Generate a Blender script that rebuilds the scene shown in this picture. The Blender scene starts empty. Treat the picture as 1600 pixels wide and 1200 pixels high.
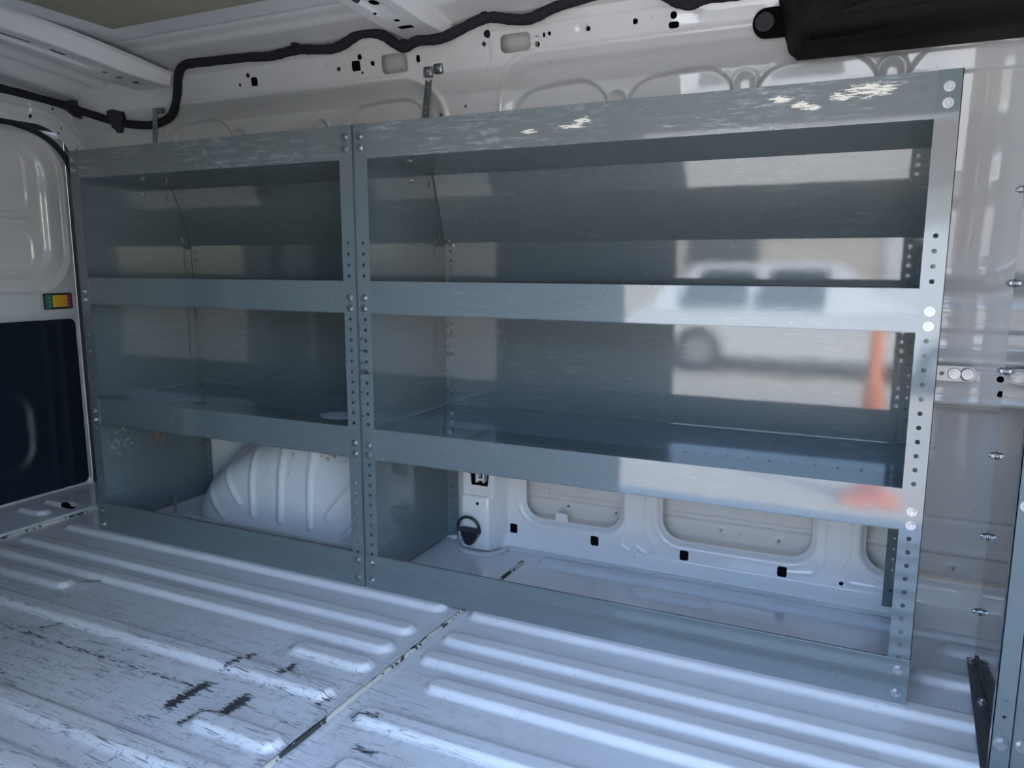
import bpy, bmesh, math, random
import numpy as np
from mathutils import Vector, Matrix
random.seed(7); np.random.seed(7)
S = bpy.context.scene
COL = S.collection
IN = 0.0254

# ---------------------------------------------------------------- camera, sky, sun, exposure
CAM = Vector((1.0866, -1.4674, 0.8036))
yaw, pitch, roll = 0.4353, -0.1576, 0.0017
fw_ = Vector((-math.sin(yaw)*math.cos(pitch), math.cos(yaw)*math.cos(pitch), math.sin(pitch)))
r_ = Vector((math.cos(yaw), math.sin(yaw), 0)); u_ = r_.cross(fw_)
r2 = math.cos(roll)*r_ + math.sin(roll)*u_; u2 = -math.sin(roll)*r_ + math.cos(roll)*u_
cd = bpy.data.cameras.new('camera'); cam = bpy.data.objects.new('camera', cd); COL.objects.link(cam)
m = Matrix((r2, u2, -fw_)).transposed().to_4x4(); m.translation = CAM
cam.matrix_world = m
cd.sensor_width = 36; cd.sensor_fit = 'HORIZONTAL'; cd.lens = 1174.5*36/1600; cd.clip_start = 0.01
S.camera = cam

W = bpy.data.worlds.new('sky'); S.world = W; W.use_nodes = True
nt = W.node_tree; bg = nt.nodes['Background']
sky = nt.nodes.new('ShaderNodeTexSky'); sky.sky_type = 'NISHITA'; sky.sun_disc = False
sky.sun_elevation = math.radians(48); sky.sun_rotation = math.radians(62); sky.dust_density = 1.0
nt.links.new(sky.outputs[0], bg.inputs[0]); bg.inputs[1].default_value = 0.42
sd = bpy.data.lights.new('sun', 'SUN'); sd.energy = 4.4; sd.angle = math.radians(0.6); sd.color = (1.0, .93, .82)
sun = bpy.data.objects.new('sun', sd); COL.objects.link(sun)
az, el = math.radians(28), math.radians(48)          # sun stands ahead of the van, a little beyond its far side
sdir = Vector((math.cos(az)*math.cos(el), math.sin(az)*math.cos(el), math.sin(el)))
sun.rotation_euler = sdir.to_track_quat('Z', 'Y').to_euler(); sun.location = (3, 3, 6)
vs = S.view_settings; vs.view_transform = 'Standard'; vs.look = 'None'; vs.gamma = 1; vs.use_curve_mapping = False
vs.exposure = 2.2

# ---------------------------------------------------------------- materials
def mat(name, col, rough=.5, metal=0, coat=0, coat_rough=.05, spec=.5):
    m = bpy.data.materials.new(name); m.use_nodes = True
    b = m.node_tree.nodes['Principled BSDF']
    b.inputs['Base Color'].default_value = (*col, 1); b.inputs['Roughness'].default_value = rough
    b.inputs['Metallic'].default_value = metal; b.inputs['Coat Weight'].default_value = coat
    b.inputs['Coat Roughness'].default_value = coat_rough; b.inputs['Specular IOR Level'].default_value = spec
    return m
class NB:
    """small node builder"""
    def __init__(s, m): s.t = m.node_tree; s.n = s.t.nodes; s.l = s.t.links; s.b = s.n['Principled BSDF']
    def new(s, kind, **kw):
        n = s.n.new(kind)
        for k, v in kw.items(): setattr(n, k, v)
        return n
    def val(s, x, inp):
        if isinstance(x, (int, float)): inp.default_value = x
        elif isinstance(x, tuple): inp.default_value = x
        else: s.l.new(x, inp)
    def math(s, op, a, b=0, c=0, clamp=False):
        n = s.new('ShaderNodeMath', operation=op, use_clamp=clamp)
        s.val(a, n.inputs[0]); s.val(b, n.inputs[1])
        if op in ('SMOOTH_MIN', 'MULTIPLY_ADD', 'WRAP'): s.val(c, n.inputs[2])
        return n.outputs[0]
    def pos(s):
        g = s.new('ShaderNodeNewGeometry'); return g.outputs['Position']
    def scale(s, v, sc, loc=(0, 0, 0)):
        n = s.new('ShaderNodeMapping'); s.l.new(v, n.inputs[0]); n.inputs['Scale'].default_value = sc
        n.inputs['Location'].default_value = loc; return n.outputs[0]
    def noise(s, v, scale, detail=3, rough=.5, dist=0):
        n = s.new('ShaderNodeTexNoise'); s.l.new(v, n.inputs['Vector']); n.inputs['Scale'].default_value = scale
        n.inputs['Detail'].default_value = detail; n.inputs['Roughness'].default_value = rough
        n.inputs['Distortion'].default_value = dist; return n.outputs['Fac']
    def ramp(s, x, a, b, lo=0., hi=1.):
        n = s.new('ShaderNodeMapRange'); n.clamp = True; s.val(x, n.inputs[0])
        n.inputs[1].default_value = a; n.inputs[2].default_value = b
        n.inputs[3].default_value = lo; n.inputs[4].default_value = hi; return n.outputs[0]
    def mix(s, f, a, b):
        n = s.new('ShaderNodeMix', data_type='RGBA'); s.val(f, n.inputs[0])
        s.val(a, n.inputs[6]); s.val(b, n.inputs[7]); return n.outputs[2]
    def bump(s, h, strength, dist=.001):
        n = s.new('ShaderNodeBump'); n.inputs['Strength'].default_value = strength
        n.inputs['Distance'].default_value = dist; s.l.new(h, n.inputs['Height']); return n.outputs[0]

WHITE = (.70, .70, .69)
def paint_white(name, scr=0.0, rough=.3, coat=.8, col=WHITE):
    m = mat(name, col, rough, 0, coat, .02, spec=.2); q = NB(m); p = q.pos()
    dirt = q.ramp(q.noise(p, 3.0, 5, .6), .45, .75)
    c = q.mix(q.math('MULTIPLY', dirt, .25), (*col, 1), (col[0]*.78, col[1]*.76, col[2]*.70, 1))
    sp = q.ramp(q.noise(p, 60, 2, .6), .74, .78)                      # sparse specks
    c = q.mix(q.math('MULTIPLY', sp, .6), c, (.12, .10, .08, 1))
    q.l.new(c, q.b.inputs['Base Color'])
    q.l.new(q.bump(q.noise(p, 160, 2, .5), .015, .001), q.b.inputs['Coat Normal'])
    return m
M_wall = paint_white('white_body_paint', coat=1)
M_skin = paint_white('white_outer_skin_paint', rough=.45, coat=.3, col=(.62, .61, .59))
M_roof = paint_white('white_roof_paint', rough=.45, coat=.35)
M_door = paint_white('white_door_paint', rough=.35, coat=.6, col=(.66, .66, .66))
M_arch = paint_white('white_arch_paint', rough=.35, coat=.5, col=(.68, .69, .71))

# floor: white paint worn with dark scratches that run along and across
M_floor = mat('worn_white_floor_paint', (.66, .67, .69), .40, 0, 1, .03, spec=.2); M_floor.node_tree.nodes['Principled BSDF'].inputs['Coat IOR'].default_value = 1.7
q = NB(M_floor); p = q.pos()
sx = q.new('ShaderNodeSeparateXYZ'); q.l.new(p, sx.inputs[0]); X, Y, Z = sx.outputs
wear = q.noise(p, 2.6, 3, .6)
# worn zone: in the middle of the floor, away from the shelf
zone = q.math('MULTIPLY', q.ramp(Y, -.14, -.42), q.ramp(X, .75, .25))
wz = q.math('MULTIPLY', zone, q.ramp(wear, .25, .45))
def lines(vec_scale, sc, thr, w, rot):
    n = q.new('ShaderNodeMapping'); q.l.new(p, n.inputs[0]); n.inputs['Rotation'].default_value = (0, 0, rot)
    n2 = q.new('ShaderNodeMapping'); q.l.new(n.outputs[0], n2.inputs[0]); n2.inputs['Scale'].default_value = vec_scale
    f = q.noise(n2.outputs[0], sc, 4, .62, .4)
    d = q.math('ABSOLUTE', q.math('SUBTRACT', f, thr))
    return q.ramp(d, w, w*.35)
br1 = q.ramp(q.noise(q.scale(p, (20, 90, 1)), 1.0, 3, .7), .44, .50)
s1 = q.math('MULTIPLY', q.math('MAXIMUM', lines((1.2, 26, 1), 1.0, .5, .007, .05), lines((2, 60, 1), 1.0, .47, .010, -.03)), br1)
br2 = q.ramp(q.noise(q.scale(p, (50, 30, 1), (3, 1, 0)), 1.0, 3, .7), .52, .60)
s2 = q.math('MULTIPLY', q.math('MAXIMUM', lines((26, 3, 1), 1.0, .5, .010, -.12), lines((60, 12, 1), 1.0, .5, .009, .2)), br2)
s3 = q.math('MULTIPLY', lines((9, 14, 1), 1.0, .52, .007, .7), br2)
chips = q.ramp(q.noise(q.scale(p, (60, 130, 1)), 1.0, 3, .75), .655, .67)
fine = q.math('MAXIMUM', q.math('MAXIMUM', s1, q.math('MULTIPLY', s2, .8)), q.math('MAXIMUM', q.math('MULTIPLY', s3, .6), chips))
fine = q.math('MULTIPLY', fine, q.math('MULTIPLY', wz, .8))
faint = q.math('MULTIPLY', chips, .35)
# singular scuffs: (x0,y0,x1,y1,half width)
edge = q.math('MULTIPLY', q.math('SUBTRACT', q.noise(q.scale(p, (30, 190, 1)), 1.0, 4, .8), .5), .075)
def seg(x0, y0, x1, y1, w):
    dx, dy = x1-x0, y1-y0; L = math.hypot(dx, dy); dx /= L; dy /= L
    a = q.math('SUBTRACT', X, x0); b = q.math('SUBTRACT', Y, y0)
    t = q.math('ADD', q.math('MULTIPLY', a, dx), q.math('MULTIPLY', b, dy))
    n = q.math('ABSOLUTE', q.math('SUBTRACT', q.math('MULTIPLY', b, dx), q.math('MULTIPLY', a, dy)))
    t2 = q.math('MAXIMUM', q.math('MULTIPLY', t, -1), q.math('SUBTRACT', t, L))
    d = q.math('MAXIMUM', n, q.math('ADD', t2, w))
    d = q.math('ADD', d, edge)
    return q.ramp(d, w, w-.0018)
acc = None
for a in [(-.030, -.43, -.032, -.355, .007), (-.036, -.575, -.029, -.475, .013), (.072, -.56, .077, -.475, .015),
          (.084, -.405, .075, -.345, .007), (.026, -.597, .030, -.565, .006), (.028, -.560, .066, -.556, .005), (.028, -.308, .027, -.285, .003),
          (.352, -.520, .395, -.518, .005), (.295, -.452, .345, -.440, .005), (-.70, -.262, -.66, -.245, .003),
          (.212, -.445, .222, -.42, .003), (-.55, -.47, -.53, -.44, .004), (-.52, -.385, .02, -.385, .0016), (-.7, -.50, .0, -.50, .0016)]:
    s = seg(*a); acc = s if acc is None else q.math('MAXIMUM', acc, s)
dk = q.math('MAXIMUM', q.math('MAXIMUM', fine, faint), acc)
grime = q.ramp(q.noise(p, 4, 5, .6), .4, .75, 0, .35)
c = q.mix(grime, (.66, .67, .69, 1), (.50, .50, .50, 1))
yel = q.math('MULTIPLY', q.ramp(q.noise(p, 5, 2, .5), .62, .72, 0, .3), zone)
c = q.mix(yel, c, (.45, .42, .30, 1))
c = q.mix(dk, c, (.055, .058, .06, 1))
q.l.new(c, q.b.inputs['Base Color'])
q.l.new(q.ramp(dk, 0, 1, 1., .0), q.b.inputs['Coat Weight'])
q.l.new(q.bump(dk, .1, -.0004), q.b.inputs['Normal'])

# sealant along the floor joint: cream with black worn bits
M_seal = mat('cream_joint_sealant', (.52, .49, .42), .6); q = NB(M_seal); p = q.pos()
f = q.ramp(q.noise(q.scale(p, (30, 14, 1)), 1.0, 4, .7), .53, .55)
q.l.new(q.mix(f, (.52, .49, .42, 1), (.04, .045, .04, 1)), q.b.inputs['Base Color'])
M_sealc = mat('clean_joint_sealant', (.50, .50, .48), .6)

# grey powder paint of the shelving
GREY = (.108, .137, .147)
def paint_grey(name, scuff=0., col=GREY, peel=.02, rough=.38, coat_rough=.03, coat=1.0):
    m = mat(name, col, rough, 0, coat, coat_rough, spec=.3); m.node_tree.nodes['Principled BSDF'].inputs['Coat IOR'].default_value = 1.62; q = NB(m); p = q.pos()
    sx = q.new('ShaderNodeSeparateXYZ'); q.l.new(p, sx.inputs[0]); X, Y, Z = sx.outputs
    c = (*col, 1)
    if scuff > 0:
        rub = q.ramp(q.noise(q.scale(p, (16, 1, 90)), 1.0, 5, .78), .56-.06*scuff, .60)
        rub = q.math('MULTIPLY', rub, q.ramp(q.noise(q.scale(p, (5, 1, 9), (4, 0, 2)), 1.0, 2, .5), .40, .62))
        lines_ = q.ramp(q.math('ABSOLUTE', q.math('SUBTRACT', q.noise(q.scale(p, (2.2, 1, 60)), 1.0, 3, .6, .3), .5)), .010, .003)
        lines_ = q.math('MULTIPLY', lines_, q.ramp(q.noise(q.scale(p, (6, 1, 14), (7, 0, 1)), 1.0, 2, .5), .5, .6))
        r = q.math('MAXIMUM', q.math('MULTIPLY', rub, .42*scuff), q.math('MULTIPLY', lines_, .5*scuff))
        c = q.mix(r, c, (.38, .46, .45, 1))
        if scuff >= 1:                                                  # cream transfer marks of their own place
            bl = q.noise(q.scale(p, (38, 1, 360)), 1.0, 4, .75)
            acc = None
            for x0, z0, rx, rz in [(1.075, 1.098, .045, .013), (1.03, 1.090, .02, .008), (.93, 1.094, .022, .006), (.965, 1.082, .02, .005), (.98, 1.076, .018, .005),
                                   (.555, 1.083, .022, .010), (.53, 1.076, .03, .004), (.44, 1.073, .018, .006)]:
                a = q.math('DIVIDE', q.math('SUBTRACT', X, x0), rx); b = q.math('DIVIDE', q.math('SUBTRACT', Z, z0), rz)
                d = q.math('ADD', q.math('MULTIPLY', a, a), q.math('MULTIPLY', b, b))
                s = q.ramp(q.math('ADD', d, q.math('MULTIPLY', q.math('SUBTRACT', bl, .5), 8.0)), .6, .4)
                acc = s if acc is None else q.math('MAXIMUM', acc, s)
            c = q.mix(acc, c, (.72, .70, .62, 1))
    specks = q.ramp(q.noise(p, 75, 2, .6), .735, .76)
    c = q.mix(q.math('MULTIPLY', specks, .35), c, (.45, .50, .52, 1))
    q.l.new(c, q.b.inputs['Base Color'])
    big = q.noise(p, 14, 2, .5)
    h = q.math('ADD', q.noise(p, 420, 2, .5), q.math('MULTIPLY', big, 6))
    q.l.new(q.bump(h, peel, .001), q.b.inputs['Coat Normal'])
    return m
M_grey = paint_grey('grey_shelf_paint')
q = NB(M_grey); p = q.pos(); sx = q.new('ShaderNodeSeparateXYZ'); q.l.new(p, sx.inputs[0]); X, Y, Z = sx.outputs
zz = q.math('SUBTRACT', Z, .545); acc = None
for z0, x1 in ((.655, .008), (.628, .014), (.600, .022), (.570, .016), (.552, .024), (.546, .030), (.500, .010), (.440, .012)):
    n_ = q.math('ABSOLUTE', q.math('SUBTRACT', q.math('ADD', Z, q.math('MULTIPLY', q.math('SUBTRACT', q.noise(p, 220, 3, .7), .5), .006)), z0))
    t_ = q.math('MULTIPLY', q.ramp(n_, .0026, .0018), q.math('MULTIPLY', q.ramp(X, .0015, .003), q.ramp(X, x1, x1-.002)))
    acc = t_ if acc is None else q.math('MAXIMUM', acc, t_)
old = q.b.inputs['Base Color'].links[0].from_socket
q.l.new(q.mix(q.math('MULTIPLY', acc, .8), old, (.03, .03, .03, 1)), q.b.inputs['Base Color'])
M_greyrub = paint_grey('rubbed_grey_shelf_paint', 1.0, col=(.125, .145, .150))
M_greylip = paint_grey('scratched_grey_shelf_paint', .16)
M_panel = paint_grey('glossy_grey_panel_paint', .25, rough=.3, coat_rough=.02)
M_side = paint_grey('rubbed_grey_side_paint', .2)
M_part = paint_grey('mirror_grey_partition_paint', 0, col=(.16, .175, .185), peel=.02, rough=.10, coat_rough=.02)
M_part.node_tree.nodes['Principled BSDF'].inputs['Metallic'].default_value = .75
M_zinc = mat('zinc_plated_steel', (.42, .435, .45), .38, 1); q = NB(M_zinc)
M_galv = mat('galvanised_steel', (.34, .35, .35), .42, 1)
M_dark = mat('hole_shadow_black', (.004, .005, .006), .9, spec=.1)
M_tape = mat('black_cloth_tape', (.018, .020, .024), .85, spec=.25); q = NB(M_tape)
q.l.new(q.bump(q.noise(q.scale(q.pos(), (140, 140, 60)), 1, 3, .7), .8, .003), q.b.inputs['Normal'])
M_plast = mat('black_plastic', (.014, .016, .02), .38)
M_trim = mat('navy_black_trim_plastic', (.006, .012, .022), .42)
M_rubber = mat('black_rubber_seal', (.012, .014, .016), .6)
M_box = mat('dusty_black_textured_plastic', (.012, .013, .015), .6, spec=.05); q = NB(M_box); p = q.pos()
d = q.ramp(q.noise(p, 160, 3, .7), .64, .74, 0, .20)
g = q.new('ShaderNodeNewGeometry'); s3_ = q.new('ShaderNodeSeparateXYZ'); q.l.new(g.outputs['Normal'], s3_.inputs[0])
und = q.math('MULTIPLY', q.ramp(q.noise(p, 300, 3, .8), .3, .7, .2, .9), q.ramp(s3_.outputs[2], -.2, -.7, 0, 1))
c = q.mix(q.math('MAXIMUM', q.math('MULTIPLY', d, .4), q.math('MULTIPLY', und, .65)), (.002, .002, .0025, 1), (.05, .045, .038, 1))
q.l.new(c, q.b.inputs['Base Color']); q.l.new(q.bump(q.noise(p, 900, 2), .4, .001), q.b.inputs['Normal'])
M_pad = mat('olive_tan_roof_pad', (.30, .28, .20), .8); q = NB(M_pad)
q.l.new(q.mix(q.noise(q.pos(), 6, 5, .7), (.25, .24, .17, 1), (.36, .33, .24, 1)), q.b.inputs['Base Color'])
M_yel = mat('yellow_latch_plastic', (.72, .42, .03), .4)
M_grn = mat('green_latch_plastic', (.02, .20, .14), .4)
M_red = mat('plum_red_latch_plastic', (.30, .035, .10), .4)
M_wmark = mat('white_print', (.75, .75, .75), .5)
M_bracket = mat('dark_olive_painted_angle', (.028, .034, .036), .45, 0, .4, .15)
M_concrete = mat('concrete_ground', (.50, .46, .40), .9); q = NB(M_concrete)
q.l.new(q.mix(q.noise(q.pos(), 3, 6, .7), (.42, .39, .34, 1), (.55, .51, .45, 1)), q.b.inputs['Base Color'])
M_stucco = mat('beige_stucco', (.62, .54, .44), .9)
M_garage = mat('white_garage_door_paint', (.8, .8, .78), .5)
M_rooft = mat('brown_roof_tiles', (.16, .09, .06), .8)
M_glass = mat('dark_window_glass', (.03, .04, .05), .05)
M_orange = mat('orange_plastic', (.85, .24, .08), .5)
M_leaf = mat('hedge_leaves', (.04, .09, .03), .8)

# ---------------------------------------------------------------- helpers
def wloc(o):
    v = Vector((0, 0, 0))
    while o: v += o.location; o = o.parent
    return v
def link(name, me, ma, parent=None, smooth=False, loc=None):
    """me is in world coordinates; it is shifted so that it sits right under its parent"""
    if ma is not None: me.materials.append(ma)
    o = bpy.data.objects.new(name, me); COL.objects.link(o)
    off = wloc(parent) if parent else Vector((0, 0, 0))
    if loc is None: me.transform(Matrix.Translation(-off))
    else:
        loc = Vector(loc); me.transform(Matrix.Translation(-loc)); o.location = loc-off
    if parent: o.parent = parent
    if smooth: me.shade_smooth()
    return o
def ob(name, bm, ma, parent=None, smooth=False, loc=None):
    bmesh.ops.recalc_face_normals(bm, faces=bm.faces)
    me = bpy.data.meshes.new(name); bm.to_mesh(me); bm.free()
    return link(name, me, ma, parent, smooth, loc)
def empty(name, loc):
    o = bpy.data.objects.new(name, None); COL.objects.link(o); o.location = loc; o.empty_display_size = .05; return o
def tag(o, label, cat, group=None, kind=None):
    if label: o['label'] = label
    if cat: o['category'] = cat
    if group: o['group'] = group
    if kind: o['kind'] = kind
    return o
def box(bm, x0, x1, y0, y1, z0, z1, bev=0):
    r = bmesh.ops.create_cube(bm, size=1)
    vs_ = r['verts']
    bmesh.ops.scale(bm, verts=vs_, vec=(x1-x0, y1-y0, z1-z0))
    bmesh.ops.translate(bm, verts=vs_, vec=((x0+x1)/2, (y0+y1)/2, (z0+z1)/2))
    if bev:
        es = {e for v in vs_ for e in v.link_edges}
        bmesh.ops.bevel(bm, geom=list(es), offset=bev, segments=2, affect='EDGES', profile=.5)
def B(*a, bev=0):
    bm = bmesh.new(); box(bm, *a, bev=bev); return bm
def hull(bm, pts):
    vs_ = [bm.verts.new(p_) for p_ in pts]; bmesh.ops.convex_hull(bm, input=vs_)
def cyl(bm, c, axis, r, h, n=12, r2_=None):
    axis = Vector(axis).normalized(); q_ = axis.to_track_quat('Z', 'Y').to_matrix().to_4x4()
    r0 = bmesh.ops.create_cone(bm, cap_ends=True, segments=n, radius1=r, radius2=r if r2_ is None else r2_, depth=h)
    bmesh.ops.transform(bm, matrix=Matrix.Translation(Vector(c)) @ q_, verts=r0['verts'])
def tube(bm, pts, rad, n=8, jit=0, closed=False):
    pts = [Vector(p_) for p_ in pts]; rings = []; up = Vector((0, 0, 1)); N = len(pts)
    for i, p_ in enumerate(pts):
        a = pts[(i-1) % N] if closed or i > 0 else p_; b = pts[(i+1) % N] if closed or i < N-1 else p_
        t = (b-a).normalized()
        s = t.cross(up)
        if s.length < 1e-3: s = t.cross(Vector((0, 1, 0)))
        s.normalize(); w = s.cross(t)
        rr = (rad(i/(N-1)) if callable(rad) else rad)*(1+random.uniform(-jit, jit))
        rings.append([bm.verts.new(p_+rr*(math.cos(k*2*math.pi/n)*s+math.sin(k*2*math.pi/n)*w)) for k in range(n)])
    M = N if closed else N-1
    for i in range(M):
        A, Bq = rings[i], rings[(i+1) % N]
        for k in range(n): bm.faces.new((A[k], A[(k+1) % n], Bq[(k+1) % n], Bq[k]))
    if not closed: bm.faces.new(rings[0]); bm.faces.new(rings[-1])
def spline(pts, per=6):
    P = [Vector(p_) for p_ in pts]; out = []
    for i in range(len(P)-1):
        p0 = P[max(i-1, 0)]; p1 = P[i]; p2 = P[i+1]; p3 = P[min(i+2, len(P)-1)]
        for k in range(per):
            t = k/per
            out.append(.5*((2*p1)+(p2-p0)*t+(2*p0-5*p1+4*p2-p3)*t*t+(3*p1-p0-3*p2+p3)*t**3))
    out.append(P[-1]); return out

# signed distances on arrays
def rrect(U, V, u0, u1, v0, v1, r):
    a = np.abs(U-(u0+u1)/2)-(u1-u0)/2+r; b = np.abs(V-(v0+v1)/2)-(v1-v0)/2+r
    return np.minimum(np.maximum(a, b), 0)+np.hypot(np.maximum(a, 0), np.maximum(b, 0))-r
def circ(U, V, u, v, r): return np.hypot(U-u, V-v)-r
def segd(U, V, a, b):
    dx, dy = b[0]-a[0], b[1]-a[1]; L2 = dx*dx+dy*dy
    t = np.clip(((U-a[0])*dx+(V-a[1])*dy)/L2, 0, 1); return np.hypot(U-a[0]-t*dx, V-a[1]-t*dy)
def polyd(U, V, pts):
    d = segd(U, V, pts[0], pts[1])
    for i in range(1, len(pts)-1): d = np.minimum(d, segd(U, V, pts[i], pts[i+1]))
    return d
def sst(x, a, b):
    t = np.clip((x-a)/(b-a), 0, 1); return t*t*(3-2*t)
def sheet(name, us, vs2, fn, holes, to3, ma, parent=None, loc=None, depth=None, flip=False):
    """pressed sheet: grid over (u,v) with relief fn(U,V); holes cut along their outline"""
    us = np.array(us); vs2 = np.array(vs2); nu, nv = len(us), len(vs2)
    U, V = np.meshgrid(us, vs2); D = np.full(U.shape, 9.)
    hf = (lambda a, b: np.minimum.reduce([h(a, b) for h in holes])) if holes else None
    keep = np.ones((nv-1, nu-1), bool)
    if hf:
        D = hf(U, V); e = 1e-5
        gx = (hf(U+e, V)-hf(U-e, V))/(2*e); gy = (hf(U, V+e)-hf(U, V-e))/(2*e); g2 = gx*gx+gy*gy+1e-9
        ins = D < 0
        nb = np.zeros_like(ins)
        out = ~ins
        nb[1:] |= out[:-1]; nb[:-1] |= out[1:]; nb[:, 1:] |= out[:, :-1]; nb[:, :-1] |= out[:, 1:]
        nb[1:, 1:] |= out[:-1, :-1]; nb[:-1, :-1] |= out[1:, 1:]; nb[1:, :-1] |= out[:-1, 1:]; nb[:-1, 1:] |= out[1:, :-1]
        rim = ins & nb
        U = np.where(rim, U-D*gx/g2, U); V = np.where(rim, V-D*gy/g2, V)
        keep = ~(ins[:-1, :-1] & ins[1:, :-1] & ins[:-1, 1:] & ins[1:, 1:])
    H = fn(U, V)
    co = to3(U, V, H).reshape(-1, 3)
    idx = np.arange(nu*nv).reshape(nv, nu)
    f = np.stack([idx[:-1, :-1], idx[:-1, 1:], idx[1:, 1:], idx[1:, :-1]], -1)[keep]
    if flip: f = f[:, ::-1]
    used = np.zeros(nu*nv, bool); used[f.ravel()] = True
    rm = np.cumsum(used)-1; co = co[used]; f = rm[f]
    me = bpy.data.meshes.new(name)
    me.vertices.add(len(co)); me.vertices.foreach_set('co', co.astype(np.float32).ravel())
    me.loops.add(f.size); me.loops.foreach_set('vertex_index', f.astype(np.int32).ravel())
    me.polygons.add(len(f)); me.polygons.foreach_set('loop_start', (np.arange(len(f))*4).astype(np.int32))
    me.polygons.foreach_set('loop_total', np.full(len(f), 4, np.int32)); me.update(calc_edges=True)
    o = link(name, me, ma, parent, True, loc)
    return o
def rng(*segs):
    out = []
    for a, b, s in segs: n = max(1, round((b-a)/s)); out += list(np.linspace(a, b, n, endpoint=False))
    out.append(segs[-1][1]); return out

def perf_plate(bm, u0, u1, v0, v1, holes, f3, thick):
    """flat plate with round holes (one column); f3(u,v,w) maps to 3D, w is thickness"""
    holes = sorted(holes, key=lambda h: h[1]); cuts = [v0]
    for a, b in zip(holes, holes[1:]): cuts.append((a[1]+b[1])/2)
    cuts.append(v1)
    if not holes: cuts = [v0, v1]
    def layer(w):
        for i in range(len(cuts)-1):
            a, b = cuts[i], cuts[i+1]
            if not holes:
                bm.faces.new([bm.verts.new(f3(x, y, w)) for x, y in ((u0, a), (u1, a), (u1, b), (u0, b))]); continue
            hu, hv, r = holes[i]
            cor = [(u1, b), (u0, b), (u0, a), (u1, a)]
            ang = sorted(set([math.atan2(y-hv, x-hu) % (2*math.pi) for x, y in cor]+[k*math.pi/6 for k in range(12)]))
            o_, i_ = [], []
            for t in ang:
                c_, s_ = math.cos(t), math.sin(t); L = 1e9
                if c_ > 1e-9: L = min(L, (u1-hu)/c_)
                if c_ < -1e-9: L = min(L, (u0-hu)/c_)
                if s_ > 1e-9: L = min(L, (b-hv)/s_)
                if s_ < -1e-9: L = min(L, (a-hv)/s_)
                o_.append(bm.verts.new(f3(hu+c_*L, hv+s_*L, w))); i_.append(bm.verts.new(f3(hu+c_*r, hv+s_*r, w)))
            n = len(ang)
            for k in range(n): bm.faces.new((o_[k], o_[(k+1) % n], i_[(k+1) % n], i_[k]))
            if w == 0:
                w_ = [bm.verts.new(f3(hu+math.cos(t)*r, hv+math.sin(t)*r, thick)) for t in ang]
                for k in range(n): bm.faces.new((i_[k], i_[(k+1) % n], w_[(k+1) % n], w_[k]))
    layer(0); layer(thick)
    for (a, b), (c_, d) in [((u0, v0), (u1, v0)), ((u1, v0), (u1, v1)), ((u1, v1), (u0, v1)), ((u0, v1), (u0, v0))]:
        bm.faces.new([bm.verts.new(f3(a, b, 0)), bm.verts.new(f3(c_, d, 0)), bm.verts.new(f3(c_, d, thick)), bm.verts.new(f3(a, b, thick))])

# bolts share one mesh (head towards -y)
def bolt_mesh():
    bm = bmesh.new()
    cyl(bm, (0, -.0008, 0), (0, -1, 0), .0085, .0016, 16)
    cyl(bm, (0, -.0042, 0), (0, -1, 0), .0066, .0052, 6)
    cyl(bm, (0, -.0072, 0), (0, -1, 0), .0045, .0012, 10, .0038)
    me = bpy.data.meshes.new('bolt'); bmesh.ops.recalc_face_normals(bm, faces=bm.faces); bm.to_mesh(me); bm.free()
    me.materials.append(M_zinc); return me
BOLT = bolt_mesh()
def bolt(parent, loc, rot=0, axis='-y', name='bolt', sc=1):
    o = bpy.data.objects.new(name, BOLT); COL.objects.link(o); o.parent = parent
    o.location = Vector(loc)-wloc(parent); o.scale = (sc, sc, sc)
    if axis == '-y': o.rotation_euler = (0, rot, 0)
    elif axis == '+x': o.rotation_euler = (0, 0, math.pi/2)
    elif axis == '-x': o.rotation_euler = (0, 0, -math.pi/2)
    elif axis == '+y': o.rotation_euler = (0, 0, math.pi)
    elif axis == 'z': o.rotation_euler = (-math.pi/2, 0, 0)
    return o

# ================================================================ THE VAN BODY
PZ = np.array([-.1, .8, 1.0, 1.19, 1.25, 1.30, 1.42]); PY = np.array([.43, .43, .405, .385, .375, .335, .31])
def wall_y(z): return np.interp(z, PZ, PY)
# --- left wall (behind the shelves): pressed inner panel
BAYB = (.20, 1.43, .745, 1.312)
HB = [(.245, .525, .086, .49, .05), (.641, 1.012, .084, .49, .055), (1.131, 1.70, .084, .49, .055)]
holes = [lambda U, V, h=h: rrect(U, V, *h) for h in HB]
# bracket tab standing up in the first opening
holes[0] = lambda U, V: np.maximum(rrect(U, V, *HB[0]), -rrect(U, V, .335, .372, .05, .108, .006))
for u, v in [(.211, .048), (.457, .049), (.704, .049), (.948, .048), (1.19, .048)]:
    holes.append(lambda U, V, u=u, v=v: rrect(U, V, u-.0115, u+.0115, v-.014, v+.014, .003))
holes.append(lambda U, V: circ(U, V, 1.084, .042, .0055))
holes.append(lambda U, V: rrect(U, V, -.138, -.056, 1.312, 1.360, .012))
holes.append(lambda U, V: rrect(U, V, .220, .302, 1.326, 1.368, .013))
for x, z, w, h in [(-.610, 1.355, .006, .006), (-.589, 1.336, .012, .012), (-.206, 1.363, .007, .007), (-.222, 1.342, .014, .013), (-.023, 1.340, .006, .009),
                   (.655, 1.340, .012, .007), (.338, 1.355, .003, .009), (-.30, 1.226, .001, .001)]:
    holes.append(lambda U, V, x=x, z=z, w=w, h=h: rrect(U, V, x-w, x+w, z-h, z+h, .002))
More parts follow.
